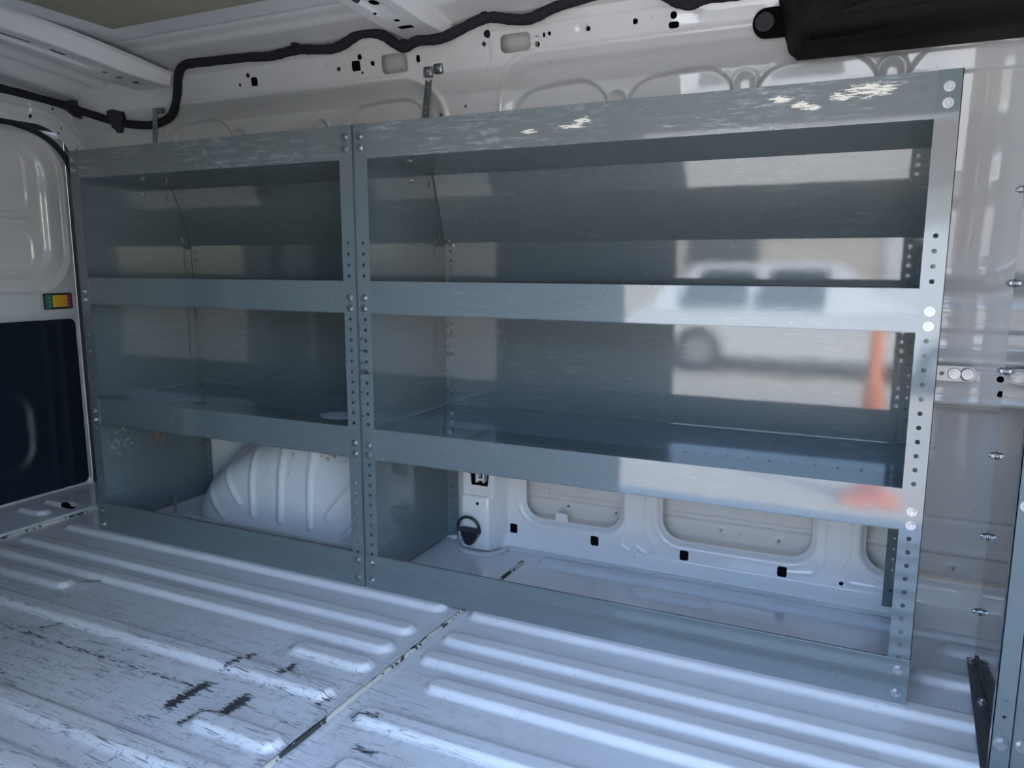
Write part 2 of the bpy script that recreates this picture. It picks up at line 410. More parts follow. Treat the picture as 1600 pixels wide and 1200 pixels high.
for x, z, r in [(-.167, 1.343, .007), (-.205, 1.323, .005), (-.485, 1.326, .005), (-.647, 1.332, .005), (-.685, 1.332, .004), (-.281, 1.340, .006), (-.03, 1.352, .003),
                (.091, 1.220, .005), (.010, 1.206, .005), (.174, 1.354, .006), (.319, 1.354, .0045), (.319, 1.337, .007), (.352, 1.357, .005), (.451, 1.356, .006),
                (.566, 1.358, .0065), (.655, 1.360, .008), (1.364, .562, .0075), (1.367, .530, .0075), (-.801, 1.321, .004), (1.14, 1.0, .005), (1.20, .60, .006), (1.36, 1.11, .004)]:
    holes.append(lambda U, V, x=x, z=z, r=r: circ(U, V, x, z, r))
def panels():
    L = []
    for a, b in [(-1.03, -.745), (-.315, -.03), (.225, .487), (.525, .79), (.825, 1.09)]: L.append((a, b))
    return L
def wall_relief(U, V):
    y = wall_y(V).copy()
    # base flange creeping into the floor
    d = .015+np.clip(U-.2, 0, 2)*.018+.05*sst(U, 1.212, 1.26)
    t = np.clip((.030-V)/.038, 0, 1); y -= d*t*t*(3-2*t)*np.where(U > .17, 1, .4)
    y -= .004*sst(V, .034, .028)
    # recessed bays with rolled border
    for (a, b, c_, e_, r) in [(-1.02, .02, .74, 1.290, .10), (*BAYB, .11)]:
        s = rrect(U, V, a, b, c_, e_, r)
        y += np.where(V < 1.2, .016, 0.010)*sst(s, .004, -.028)
        y += -.006*np.exp(-((s-.008)/.008)**2)
    # shallow skin panels inside the bays: narrow step on their outline
    for (a, b) in panels():
        s = rrect(U, V, a, b, .80, 1.250, .075)+.004*np.sin((U-a)/(b-a)*2*math.pi+.6)*np.where(V > 1.1, 1, 0)
        y += .0075*sst(s, .0015, -.0015)-.0012*np.exp(-((s-.007)/.004)**2)
    s = rrect(U, V, 1.13, 1.415, .775, 1.275, .12); y += .007*sst(s, .0015, -.0015)
    # arched beads between them
    for xc, zt in [(.505, 1.228), (.808, 1.240), (1.108, 1.238), (-.40, 1.228), (-.72, 1.226)]:
        s = rrect(U, V, xc-.026, xc+.026, 1.02, zt, .026)
        y += -.005*np.exp(-((s)/.004)**2)+.006*sst(s, -.006, -.016)
    # overlapping sheet seam beside the middle pillar
    s = polyd(U, V, [(.19, 1.40), (.189, 1.318), (.063, 1.213), (.061, 1.05)]); side = (U > np.interp(V, [1.05, 1.213, 1.318, 1.4], [.061, .063, .189, .19]))
    y += -.0022*side*np.where(U < .24, sst(.24-U, 0, .05), 0)+.002*np.exp(-(s/.003)**2)
    # stiffening belt right of / behind the shelves
    y += -.013*np.exp(-((V-.598)/.016)**2)-.012*sst(V, .493, .502)*sst(V, .585, .575)-.008*sst(V, .655, .70)*sst(V, .735, .715)
    y += -.006*np.exp(-((V-.668)/.006)**2)
    # rounded lips of the big openings
    for h in HB:
        s = rrect(U, V, *h); y += .014*sst(s, .016, .0)**1.5-.0025*np.exp(-((s-.018)/.006)**2)
    # Y-shaped stiffening bead and cable bead
    for P in [[(.545, .49), (.545, .10), (.528, .050), (.556, .036), (.575, .052), (.60, .036), (.632, .050), (.60, .10), (.598, .49)],
              [(1.040, .30), (1.040, .085), (1.018, .055), (.94, .045)], [(1.095, .30), (1.095, .11), (1.075, .07), (1.10, .045), (1.2, .045)]]:
        s = polyd(U, V, P); y += -.0035*np.exp(-(s/.0035)**2)
    s = polyd(U, V, [(.186, .49), (.186, .035), (.174, .030)]); y += .006*np.exp(-(s/.0025)**2)
    y += .0035*np.exp(-((V-.0295)/.0022)**2)*(U > .19)
    # dimple at the belt and shadowed horizontal beads in the upper band
    y += -.003*np.exp(-((V-1.375)/.006)**2)
    for x in (-.327, .43): y += .004*np.exp(-(circ(U, V, x, 1.357, 0)/.008)**2)
    return y
W1 = sheet('wall_left', rng((-1.47, -.9, .006), (-.9, .05, .004), (.05, 1.30, .0035), (1.30, 1.62, .005)),
           rng((-.02, .21, .0035), (.21, .48, .009), (.48, .66, .0035), (.66, 1.12, .009), (1.12, 1.42, .0035)),
           wall_relief, holes, lambda U, V, H: np.stack([U, H, V], -1), M_wall)
tag(W1, 'white painted pressed steel van side wall with openings and beads behind the grey shelves', None, kind='structure')

# black plates set behind the small punched holes in place of shade
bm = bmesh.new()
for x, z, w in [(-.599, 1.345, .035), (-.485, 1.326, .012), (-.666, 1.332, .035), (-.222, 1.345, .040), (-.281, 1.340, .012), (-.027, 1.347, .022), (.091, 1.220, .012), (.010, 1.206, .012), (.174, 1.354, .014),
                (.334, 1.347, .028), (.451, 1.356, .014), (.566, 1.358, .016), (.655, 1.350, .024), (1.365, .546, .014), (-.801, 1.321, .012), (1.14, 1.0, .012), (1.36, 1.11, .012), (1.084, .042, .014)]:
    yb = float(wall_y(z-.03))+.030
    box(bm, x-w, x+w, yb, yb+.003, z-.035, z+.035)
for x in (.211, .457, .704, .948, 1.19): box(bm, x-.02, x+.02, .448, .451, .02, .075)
ob('hole_shade_plate', bm, M_dark, W1)['kind'] = 'stuff'
# outer skin seen through the openings, with its horizontal bead and dimpled fixings
def skin_relief(U, V):
    y = .494+0*U
    y = y+.004*np.exp(-((V-.215)/.004)**2)-.006*sst(V, .150, .143)*sst(V, .128, .136)+.03*sst(V, .085, .02)
    for x, z in [(.336, .116), (.479, .116), (.766, .110), (.911, .103), (1.30, .10)]:
        s = circ(U, V, x+.02, z, 0); y += -.003*sst(s, .012, .009)+.004*sst(s, .006, .004)
    y += -.02*sst(V, 1.0, 1.4)*0
    return np.where(V > .8, y-(.43-wall_y(V)), y)
sk = sheet('outer_skin', rng((-1.45, 1.62, .006)), rng((-.06, .26, .003), (.26, 1.48, .03)), skin_relief, [], lambda U, V, H: np.stack([U, H, V], -1), M_skin, W1)
for x, z in [(.356, .116), (.499, .116), (.786, .110), (.931, .103), (1.32, .10)]:
    bm = bmesh.new(); cyl(bm, (x, .490, z), (0, -1, 0), .004, .006, 10); ob('rivet', bm, M_galv, W1)

# bottom of the middle pillar: boxed foot with an opening above it
bm = bmesh.new()
box(bm, .078, .170, .352, .455, -.006, .158, bev=.009)
pf = ob('pillar_foot', bm, M_wall, W1, True)
bm = bmesh.new()
hull(bm, [(.168, .356, -.004), (.168, .356, .155), (.168, .45, -.004), (.168, .45, .155), (.190, .428, -.004), (.190, .428, .160), (.190, .45, -.004), (.190, .45, .160)])
ob('pillar_web', bm, M_wall, W1)
# upper sleeve with tapered slot
def sleeve_relief(U, V):
    return .358+.0*U+.07*sst(np.abs(U-.130), .046, .070)+.04*np.clip(V-.22, 0, 1)
def sl_hole(U, V):
    w = .026-.06*np.clip(V-.18, 0, .1)*-.3
    return np.maximum(np.abs(U-.137)-w-(V-.19)*.10, np.maximum(.186-V, V-.30))
sheet('pillar_sleeve', rng((.064, .198, .003)), rng((.150, .325, .003)), sleeve_relief, [sl_hole], lambda U, V, H: np.stack([U, H, V], -1), M_wall, W1)
bm = bmesh.new(); box(bm, .09, .172, .40, .405, .16, .325); ob('pillar_shade_sheet', bm, M_dark, W1)  # black sheet in place of the shade inside the sleeve slot
bm = bmesh.new(); box(bm, .118, .126, .368, .392, .19, .322, bev=.002); box(bm, .140, .146, .368, .392, .19, .322, bev=.002); box(bm, .118, .146, .368, .392, .196, .204, bev=.002)
ob('slot_web', bm, M_wall, W1)
bm = bmesh.new(); cyl(bm, (.133, .3519, .134), (0, -1, 0), .0045, .001, 14); ob('pillar_hole_shade', bm, M_dark, W1)  # flat black disc on the face stands in for a hole's dark inside
for (a, b, z0, z1) in [(.388, .394, .185, .197), (.386, .392, .075, .087)]:
    bm = bmesh.new(); box(bm, .1700, .1708, a, b, z0, z1); ob('pillar_slot_shade', bm, M_dark, W1)  # flat black patches stand in for the dark of two slots
bm = bmesh.new()
tube(bm, spline([(.058, .372, -.005), (.085, .338, -.005), (.13, .332, -.006), (.168, .335, -.006), (.196, .372, -.005), (.205, .40, -.002)], 6), .007, 8)
ob('foot_sealant', bm, M_sealc, W1, True)
bm = bmesh.new(); tube(bm, spline([(.20, .414, -.004), (.5, .408, -.004), (.9, .402, -.004), (1.19, .395, -.004), (1.26, .350, -.004), (1.5, .345, -.004)], 8), .005, 8)
ob('wall_sealant', bm, M_sealc, W1, True)

# wheel arch: domed pressing with beads
def arch_pt(s, t):                                                     # s 0..1 around, t 0..1 from centre to rim
    return None
ns, ntt = 120, 70
cs = np.linspace(0, math.pi, ns); ts = np.linspace(0.0, 1.0, ntt)
A_, T_ = np.meshgrid(cs, ts)
ax, az_ = .555, .360
ca, sa = np.cos(A_), np.sin(A_)
rr = 1/(np.abs(ca)**1.55+np.abs(sa)**1.55)**(1/1.55)
Xa = -.372+ax*rr*ca*T_; Za = -.008+az_*rr*sa*T_
Ya = .214+.245*(1-np.sqrt(np.clip(1-np.clip(T_, 0, 1)**7.0, 0, 1)))+.05*np.clip(Za, 0, 1)
bead = np.zeros_like(Xa)
for P, w in [([(-.705, .016), (-.80, .09), (-.84, .13)], .008), ([(-.635, .070), (-.725, .160), (-.755, .22)], .008), ([(-.578, .040), (-.590, .20), (-.60, .30)], .008),
             ([(-.470, .035), (-.466, .22), (-.470, .31)], .009), ([(-.358, .035), (-.356, .22), (-.350, .31)], .009), ([(-.292, .072), (-.20, .185), (-.16, .26)], .009), ([(-.235, .020), (-.15, .10)], .008)]:
    s_ = polyd(Xa, Za, P); bead = np.maximum(bead, sst(s_, w+.004, w-.003))
Ya -= .0065*bead
vv = np.stack([Xa, Ya, Za], -1).reshape(-1, 3); idx = np.arange(ns*ntt).reshape(ntt, ns)
ff = np.stack([idx[:-1, :-1], idx[1:, :-1], idx[1:, 1:], idx[:-1, 1:]], -1).reshape(-1, 4)
me = bpy.data.meshes.new('wheel_arch'); ff = ff[(vv[ff][:, :, 0] < -.010).all(1)]; me.from_pydata(vv.tolist(), [], ff.tolist()); me.update()
wa = link('wheel_arch', me, M_arch, W1, True); wa['label'] = 'domed white wheel arch with raised slanting beads and rust specks'
q = NB(M_arch); p = q.pos()
sx = q.new('ShaderNodeSeparateXYZ'); q.l.new(p, sx.inputs[0])
rust = q.math('MULTIPLY', q.ramp(q.noise(p, 55, 4, .7), .60, .66), q.ramp(sx.outputs[2], .20, .25))
old = q.b.inputs['Base Color'].links[0].from_socket
q.l.new(q.mix(rust, old, (.20, .12, .07, 1)), q.b.inputs['Base Color'])
bm = bmesh.new(); tube(bm, spline([(-.875, .24, -.004), (-.84, .213, -.003), (-.5, .209, -.003), (-.2, .209, -.003), (-.012, .211, -.003)], 8), .0045, 8)
ob('arch_sealant', bm, M_sealc, W1, True)

# --- floor with pressed ribs
RIBS = [(0.000, -1.13, .236), (-.128, -1.15, .226), (-.216, -1.15, .226), (-.296, -1.15, -.700), (-.296, .022, .230), (-.408, -1.15, .222), (-.573, .034, .240), (-.573, -1.15, -.72), (-.680, -1.15, .222), (-.790, -1.15, .22), (-.90, -1.15, .22), (-1.01, -1.15, .22),
        (.000, .296, 1.62), (-.124, .296, 1.62), (-.214, .296, 1.62), (-.300, .362, 1.62), (-.440, .295, 1.62), (-.573, .35, 1.62), (-.70, .30, 1.62), (-.82, .30, 1.62), (-.94, .30, 1.62),
        (.285, .600, .80), (.285, 1.285, 1.62), (.355, .32, 1.62), (.145, 1.22, 1.62), (.02, -1.40, -1.26), (.11, -1.40, -1.27), (-.16, -1.40, -1.25), (-.24, -1.40, -1.25)]
def floor_relief(U, V):
    h = np.full(U.shape, -.010)
    for y_, a, b in RIBS:
        s = segd(U, V, (a+.028, y_), (b-.028, y_)); h = np.maximum(h, -.010+.0115*sst(s, .031, .015))
    d = np.abs(U-.262-(V+.3)*.028); h += -.002*np.exp(-(d/.006)**2)+.001*sst(d, .022, .018)
    h += .012*sst(U, -1.195, -1.205)-.003*np.exp(-((U+1.20)/.004)**2)      # rear sill, one step up
    s = circ(U, V, -.685, -.285, 0); h += .004*np.exp(-(s/.02)**2)
    return h
fh = [lambda U, V: rrect(U, V, -1.30, -1.24, .085, .105, .009), lambda U, V: rrect(U, V, -1.31, -1.25, -.20, -.175, .009)]
FL = sheet('floor', rng((-1.46, .20, .007), (.20, .38, .004), (.38, 1.62, .008)), rng((-1.16, -.7, .006), (-.7, .46, .0042)), floor_relief, fh, lambda U, V, H: np.stack([U, V, H], -1), M_floor)
tag(FL, 'white painted ribbed steel van floor with black scratches and scuffs', None, kind='structure')
bm = bmesh.new(); tube(bm, [(.262+(y_+.3)*.028+random.uniform(-.0006, .0006), y_, -.0105) for y_ in np.linspace(-1.12, .34, 70)], .0062, 6, .15)
ob('joint_sealant', bm, M_seal, FL, True)
bm = bmesh.new(); tube(bm, [(-1.197, y_, -.006) for y_ in np.linspace(-.9, .40, 30)], .0045, 6, .1); ob('rear_joint_sealant', bm, M_seal, FL, True)
bm = bmesh.new(); box(bm, -1.60, 1.66, -1.16, .50, -.10, -.018); ob('underfloor_light_block', bm, M_dark, FL)  # black block, raised to keep daylight out of the sill holes

# --- rear wall frame and the closed rear door
def frame_hole(U, V): return rrect(U, V, -1.0, .346, -.5, 1.262, .135)
def rear_relief(U, V):
    s = frame_hole(U, V)
    h = .012*sst(s, .03, 0)-.004*np.exp(-((s-.045)/.006)**2)
    h += .006*sst(rrect(U, V, -.6, .20, 1.285, 1.5, .02), .003, -.003)
    h += -.035*sst(V, 1.355, 1.42)                                     # header leans in under the roof
    h += -.03*sst(U, .36, .43)
    return h
rh = [frame_hole] + [lambda U, V, a=a: circ(U, V, *a) for a in [(.275, 1.318, .005), (.384, 1.22, .005), (.354, 1.196, .006), (.30, 1.26, .004)]] + \
     [lambda U, V: rrect(U, V, .194, .204, 1.275, 1.290, .004), lambda U, V: rrect(U, V, .285, .300, 1.240, 1.246, .002)]
WR = sheet('wall_rear', rng((-1.13, .05, .02), (.05, .44, .0035)), rng((-.02, 1.10, .02), (1.10, 1.42, .0035)), rear_relief, rh,
           lambda U, V, H: np.stack([-1.43-H, U, V], -1), M_wall, flip=True)
tag(WR, 'white painted rear pillar and header around the closed back door', None, kind='structure')
def door_relief(U, V):
    h = 0*U
    s = rrect(U, V, -.75, .262, .745, 1.215, .12); h += .016*sst(s, .0, -.030)                    # stepped border
    s = rrect(U, V, -.75, .312, .700, 1.240, .14); h += .010*sst(s, .0, -.018)+.004*np.exp(-((s+.0)/.005)**2)*-1
    for (a, b, c_, e_, r) in [(-.5, .196, .975, 1.175, .045), (-.5, .200, .780, .920, .050)]:
        s = rrect(U, V, a, b, c_, e_, r); h += .006*sst(s, .003, -.003)
    h += -.005*np.exp(-((V-.948)/.006)**2)*sst(U, .20, .18)
    s = rrect(U, V, -.75, .318, .000, .622, .028); h += .012*sst(s, .004, -.004)
    h += .035*sst(U, .325, .345)+.03*sst(V, 1.225, 1.25)
    s = rrect(U, V, .200, .310, .640, .712, .008); h += .004*sst(s, .006, 0)
    for z in (.80, .815, .83): h += -.003*np.exp(-((V-z)/.003)**2)*np.exp(-((U-.295)/.006)**2)
    return h
D1 = sheet('door_1', rng((-.80, -.05, .02), (-.05, .342, .0035)), rng((.0, .64, .012), (.64, 1.252, .0035)), door_relief, [], lambda U, V, H: np.stack([-1.462-H, U, V], -1), M_door, flip=True)
tag(D1, 'closed white rear van door with stepped border, inset panels and a coloured latch', None, kind='structure')
bm = bmesh.new()
tube(bm, spline([(-1.452, -.8, 1.256), (-1.452, .05, 1.256), (-1.452, .16, 1.252), (-1.452, .24, 1.232), (-1.452, .30, 1.192), (-1.452, .335, 1.13), (-1.452, .345, 1.0), (-1.452, .345, .5), (-1.452, .345, .0)], 8), .010, 8)
ob('door_seal', bm, M_rubber, D1, True)
bm = bmesh.new(); box(bm, -1.56, -1.54, -1.2, .52, -.10, 1.50); ob('rear_light_block', bm, M_dark, D1)  # unseen black plate, enlarged to shut out daylight behind the rear frame
# dark trim panel with moulded oval
def trim_relief(U, V):
    s = rrect(U, V, -.1, .135, .09, .40, .11)
    return -.010+.012*sst(s, .004, -.03)-.004*np.exp(-((U-.20)/.012)**2)-.004*np.exp(-((U-.255)/.010)**2)
sheet('trim_panel', rng((-.75, .310, .006)), rng((.010, .614, .008)), trim_relief, [lambda U, V: -rrect(U, V, -.75, .309, .0125, .612, .022)],
      lambda U, V, H: np.stack([-1.470-H, U, V], -1), M_trim, D1, flip=True)['label'] = 'glossy navy-black plastic lower trim of the rear door'
# latch
bm = B(-1.468, -1.455, .204, .304, .647, .703, bev=.003); lt = ob('latch_housing', bm, M_plast, D1, True)
ob('latch_handle', B(-1.458, -1.447, .229, .280, .655, .696, bev=.002), M_yel, lt, True)['label'] = 'yellow latch slider'
ob('latch_panel', B(-1.456, -1.4535, .206, .226, .651, .699), M_grn, lt)['label'] = 'green left end of the latch'
ob('latch_panel', B(-1.456, -1.4535, .283, .302, .651, .699), M_red, lt)['label'] = 'plum red right end of the latch'
for yy in (.2185, .289):
    for zz in (.686, .673, .660):
        bm = bmesh.new(); cyl(bm, (-1.4533, yy+random.uniform(-.001, .001), zz), (1, 0, 0), .0022, .0008, 8); ob('latch_symbol', bm, M_wmark, lt)

# --- ceiling: arched roof skin, two hat-section bows, rear header, glued pad
def roof_z(y): return 1.456-.046*((y+.35)/.65)**2
def roof_relief(U, V):
    h = roof_z(V)
    h = h+.004*np.exp(-((V-.13)/.006)**2)-.006*sst(V, .17, .20)
    h += -.0035*np.exp(-((np.abs(U+.45)-.33+.15*(V-.1)**2)/.012)**2)*sst(V, .20, .16)*0
    return h
CE = sheet('ceiling', rng((-1.46, 1.62, .014)), rng((-1.16, .34, .006)), roof_relief, [], lambda U, V, H: np.stack([U, V, H], -1), M_roof, flip=True)
tag(CE, 'white painted arched van roof crossed by pressed bows', None, kind='structure')
def bow(x0, x1, nm, hl, drop=.048, lab=None, skew=0., fall=0.):
    w = (x1-x0)/2; xc = (x0+x1)/2
    xo = lambda V: skew*sst(V, -.2, .31)
    def rel(U, V):
        e = np.abs(U-xc); z = roof_z(V)-fall*sst(V, -.15, .31)
        side = sst(e, w+.010, w-.006)
        d = drop*side*(1-.25*sst(V, .16, .30))
        d -= .008*sst(e, .026, .018)*sst(V, .14, .08)*(e < w)
        d += .004*np.exp(-((e-w-.012)/.004)**2)
        return z-d
    o = sheet(nm, rng((x0-.024, x1+.024, .003)), rng((-1.13, -.45, .02), (-.45, .297, .003)), rel, hl, lambda U, V, H: np.stack([U+xo(V), V, H], -1), M_roof, CE, flip=True)
    if lab: o['label'] = lab
    sheet('bow_shade_strip', [x0+.012, x1-.012], rng((-1.0, .28, .03)), lambda U, V: roof_z(V)-fall*sst(V, -.15, .31)-.020, [], lambda U, V, H: np.stack([U+xo(V), V, H], -1), M_dark, o)  # black strip inside the bow stands in for shade behind its holes
    return o
def rh_(x0, x1, y0_, y1_, r): return lambda U, V: rrect(U, V, x0, x1, y0_, y1_, r)
bow(-1.115, -.975, 'roof_bow', [rh_(-1.052, -1.032, -.125, -.045, .004), rh_(-1.056, -1.026, .000, .040, .013), rh_(-1.048, -1.042, .055, .062, .003), rh_(-1.050, -1.044, .078, .088, .003), rh_(-1.052, -1.034, .135, .146, .004), rh_(-1.05, -1.03, .172, .186, .004), rh_(-1.052, -1.030, .222, .258, .003)],
    lab='rear roof bow with slots and round holes', skew=.075, fall=.030)
bow(-.055, .075, 'roof_bow', [rh_(-.018, -.002, .02, .045, .006), rh_(.000, .022, .055, .08, .009), rh_(-.02, -.012, .10, .11, .003), rh_(.005, .020, .145, .158, .005), rh_(-.012, .028, .185, .205, .003)],
    lab='middle roof bow with punched holes', skew=.02)
bow(.93, 1.06, 'roof_bow', [], lab='front roof bow')
ob('roof_pad', B(-.768, -.06, -1.0, -.085+.09, 1.418, 1.424, bev=.001), M_pad, CE)['label'] = 'flat olive-tan pad glued to the roof skin'
ob('roof_light_block', B(-1.58, 1.70, -1.22, .56, 1.475, 1.485), M_skin, CE)  # unseen flat plate added to stop daylight leaking through the wall holes
# inner rear header
def hdr(U, V):
    return roof_z(U)-.018-.04*sst(V, -1.27, -1.36)-.02*np.exp(-((V+1.24)/.03)**2)
sheet('rear_header', rng((-1.12, .335, .006)), rng((-1.45, -1.15, .006)), hdr, [lambda U, V: rrect(U, V, .02, .055, -1.29, -1.268, .009)], lambda U, V, H: np.stack([V, U, H], -1), M_roof, CE)

# --- right wall (the side the picture is taken from): sliding door opening, plus the cab side
def rw_hole(U, V): return rrect(U, V, .31, 1.40, -.2, 1.245, .08)
WRt = sheet('wall_right', rng((-1.47, .30, .04), (.30, 1.46, .02), (1.46, 1.62, .04)), rng((-.05, 1.42, .02)), lambda U, V: -1.15+0*U, [rw_hole], lambda U, V, H: np.stack([U, H, V], -1), M_wall)
tag(WRt, 'white van side wall with the open sliding door', None, kind='structure')
WF = ob('wall_front', B(1.62, 1.64, -1.18, .57, -.10, 1.50), M_skin); tag(WF, 'grey-white partition between cargo bay and cab', None, kind='structure')

# ================================================================ SHELVING UNITS
HZ, ZH = 1.119, .8525
FWD = .0374
def side_panel(parent, x, sgn, name='side_panel'):
    """x = outer face, sgn = direction in which flanges turn (+1 right)"""
    bm = bmesh.new(); t = .0014
    hs = [(.0200, ZH-i*IN, .0042) for i in range(33) if not (4 <= i <= 4 or 18 <= i <= 18) and ZH-i*IN > .075]
    perf_plate(bm, 0, FWD, 0.0, HZ, hs, lambda u, v, w: (x+sgn*u, w, v), t)
    hs2 = [(.020, ZH-.0127-i*IN, .0030) for i in range(32)]
    perf_plate(bm, 0, FWD*.95, .0, .852, hs2, lambda u, v, w: (x+sgn*u, .412-w, v), t)
    # web: straight to z=.862, then raked forward to the top; slots near the rear edge
    us_ = np.linspace(0, 1, 60)
    return bm, t
def web(parent, x, sgn):
    def prof(z): return .412-.062*np.clip((z-.858)/(HZ-.858), 0, 1)**1.15
    vs3 = rng((0, .86, .02), (.86, HZ, .004)); uu = rng((0, .84, .06), (.84, 1.0, .012))
    def sl(z0, z1, yy): return lambda U, V: np.maximum(np.abs(U*prof(V)-yy)-.0045, np.abs(V-(z0+z1)/2)-(z1-z0)/2)
    hl = [sl(1.052, 1.078, .322), sl(1.005, 1.026, .330), sl(.872, .892, .375)]
    uu = rng((0, .7, .08), (.7, 1.0, .008))
    o = sheet('web', uu, vs3, lambda U, V: 0*U, hl, lambda U, V, H: np.stack([x+sgn*.0007+0*U, U*prof(V), V], -1), M_side, parent)
    md = o.modifiers.new('t', 'SOLIDIFY'); md.thickness = .0012; md.offset = 0
    return o
def shelf_tray(parent, x0, x1, zb, zt, name='shelf', lipmat=None, depth=.411, back=True):
    bm = bmesh.new(); t = .0014; y0_ = .0016; y1_ = depth
    # front lip with hemmed top edge
    box(bm, x0, x1, y0_, y0_+t, zb, zt, bev=.0006)
    box(bm, x0, x1, y0_, y0_+.010, zt-.0022, zt, bev=.0010)
    box(bm, x0, x1, y0_+.009, y0_+.010, zt-.010, zt)
    ob_l = ob('front_lip', bm, lipmat or M_greylip, parent)
    bm = bmesh.new()
    box(bm, x0+.0005, x1-.0005, y0_, y1_, zb, zb+t)
    if back:
        box(bm, x0+.0005, x1-.0005, y1_-.004, y1_-.0026, zb, zt-.006)
        box(bm, x0+.0005, x1-.0005, y1_-.010, y1_-.0026, zt-.007, zt-.006)
        for xx in (x0+.0006, x1-.002): box(bm, xx, xx+t, y0_+.001, y1_-.003, zb, zt-.008)
        for xx, s in ((x0+.002, 1), (x1-.002, -1)): box(bm, min(xx, xx+s*.008), max(xx, xx+s*.008), y0_+.012, y1_-.004, zt-.0095, zt-.008)
    o = ob('tray', bm, M_panel, parent)
    # stamped dimples along the rear fold
    bm = bmesh.new(); x = x0+.04
    while x < x1-.03:
        bmesh.ops.create_uvsphere(bm, u_segments=6, v_segments=4, radius=.0022, matrix=Matrix.Translation((x, y1_-.012, zb+t)) @ Matrix.Diagonal((1.4, 1, .5, 1)))
        x += .0508
    if back: dd = ob('dimples', bm, M_galv, parent); dd['kind'] = 'stuff'
    else: bm.free()
def unit(x0, x1, label, place, parts=True):
    root = empty('shelving_unit', ((x0+x1)/2, .2, 0)); tag(root, label, 'shelves', 'grey van shelving')
    for xx, s in ((x0+.0004, 1), (x1-.0004, -1)):
        bm, t = side_panel(root, xx, s); sp = ob('side_panel', bm, M_grey, root)
        web(sp, xx, s)
    a, b = x0+.002, x1-.002
    # top shelf: upturned tray, raked back
    top = ob('top_lip', B(a, b, .0012, .0036, 1.0424, HZ-.0005, bev=.0011), M_greyrub, root)
    bm = bmesh.new(); box(bm, a, b, .0016, .352, 1.0424, 1.0438)
    box(bm, a, b, .0016, .012, HZ-.0017, HZ-.0005)
    hull(bm, [(x, y, z) for x in (a, b) for y, z in ((.346, 1.0424), (.352, 1.0424), (.349, 1.09), (.345, 1.09))])
    ob('top_tray', bm, M_panel, root)
    bm = bmesh.new(); x = a+.04
    while x < b-.03:
        bmesh.ops.create_uvsphere(bm, u_segments=6, v_segments=4, radius=.0022, matrix=Matrix.Translation((x, .338, 1.0422)) @ Matrix.Diagonal((1.4, 1, .5, 1))); x += .0508
    ob('dimples', bm, M_galv, root)['kind'] = 'stuff'
    for zb, zt in ((.6880, .7648), (.3332, .4103)):
        sh = empty('shelf', ((a+b)/2, .2, zb)); sh.location = Vector(((a+b)/2, .2, zb))-wloc(root); sh.parent = root
        bpy.context.view_layer.update()
        shelf_tray(sh, a, b, zb, zt)
    # kick rail laps over the posts
    bm = bmesh.new(); box(bm, x0+.0008, x1-.0008, -.0022, -.0006, 0.0, .089, bev=.0007); box(bm, x0+.04, x1-.04, -.0006, .004, .0876, .089)
    ob('kick_rail', bm, M_greylip, root)
    # back panels: upright up to z=.862, raked sheet above
    ob('back_panel', B(x0+.0365, x1-.0365, .4085, .4097, .336, .862), M_panel, root)
    bm = bmesh.new(); th = .0012
    hull(bm, [(x, y, z) for x in (a+.003, b-.003) for y, z in ((.409, .862), (.409+th, .862), (.3475, 1.048), (.3475+th, 1.048))])
    up = ob('raked_back_panel', bm, M_panel, root)
    ob('back_panel_hem', B(a+.036, b-.036, .4055, .4085, .8585, .8635), M_grey, root)
    # fixings
    for xs in (x0+.0195, x1-.0195):
        for z in (1.092, 1.066, ZH-5*IN, ZH-6*IN, ZH-19*IN, ZH-20*IN): bolt(root, (xs, 0, z), random.uniform(0, 1))
        for z in (.068, .022): bolt(root, (xs, -.002, z), random.uniform(0, 1))
        for k in (4, 18):
            bm = bmesh.new(); cyl(bm, (xs, .0002, ZH-k*IN), (0, -1, 0), .0034, .0012, 12); ob('hole_plug', bm, M_grey, root)
    for xs in (x0+.0195,):
        for z in (.372, .347): bolt(root, (xs, .407, z), .3)
    bolt(root, (x0+.003, .24, 1.018), 0, '+x', sc=.8)
    return root
UA = unit(-.9827, -.0012, 'narrower grey steel shelving unit, the left one, beside the rear door over the wheel arch', 0)
UB = unit(.0004, 1.2097, 'wide grey steel shelving unit, the right one, with cream rub marks on its top rail', 0)
# the loose bolts and slots that only the wide unit shows
bm = bmesh.new(); cyl(bm, (.012, .405, .868), (1, 0, 0), .0035, .030, 8); cyl(bm, (.024, .405, .868), (1, 0, 0), .006, .004, 6); ob('cross_bolt', bm, M_zinc, UB)
bm = bmesh.new(); cyl(bm, (-.972+.05, .225, .02), (0, 0, 1), .0035, .05, 8); cyl(bm, (-.972+.05, .225, .012), (0, 0, 1), .007, .004, 6); cyl(bm, (-.922, .225, .038), (0, 0, 1), .006, .004, 6)
ob('anchor_bolt', bm, M_zinc, UA)
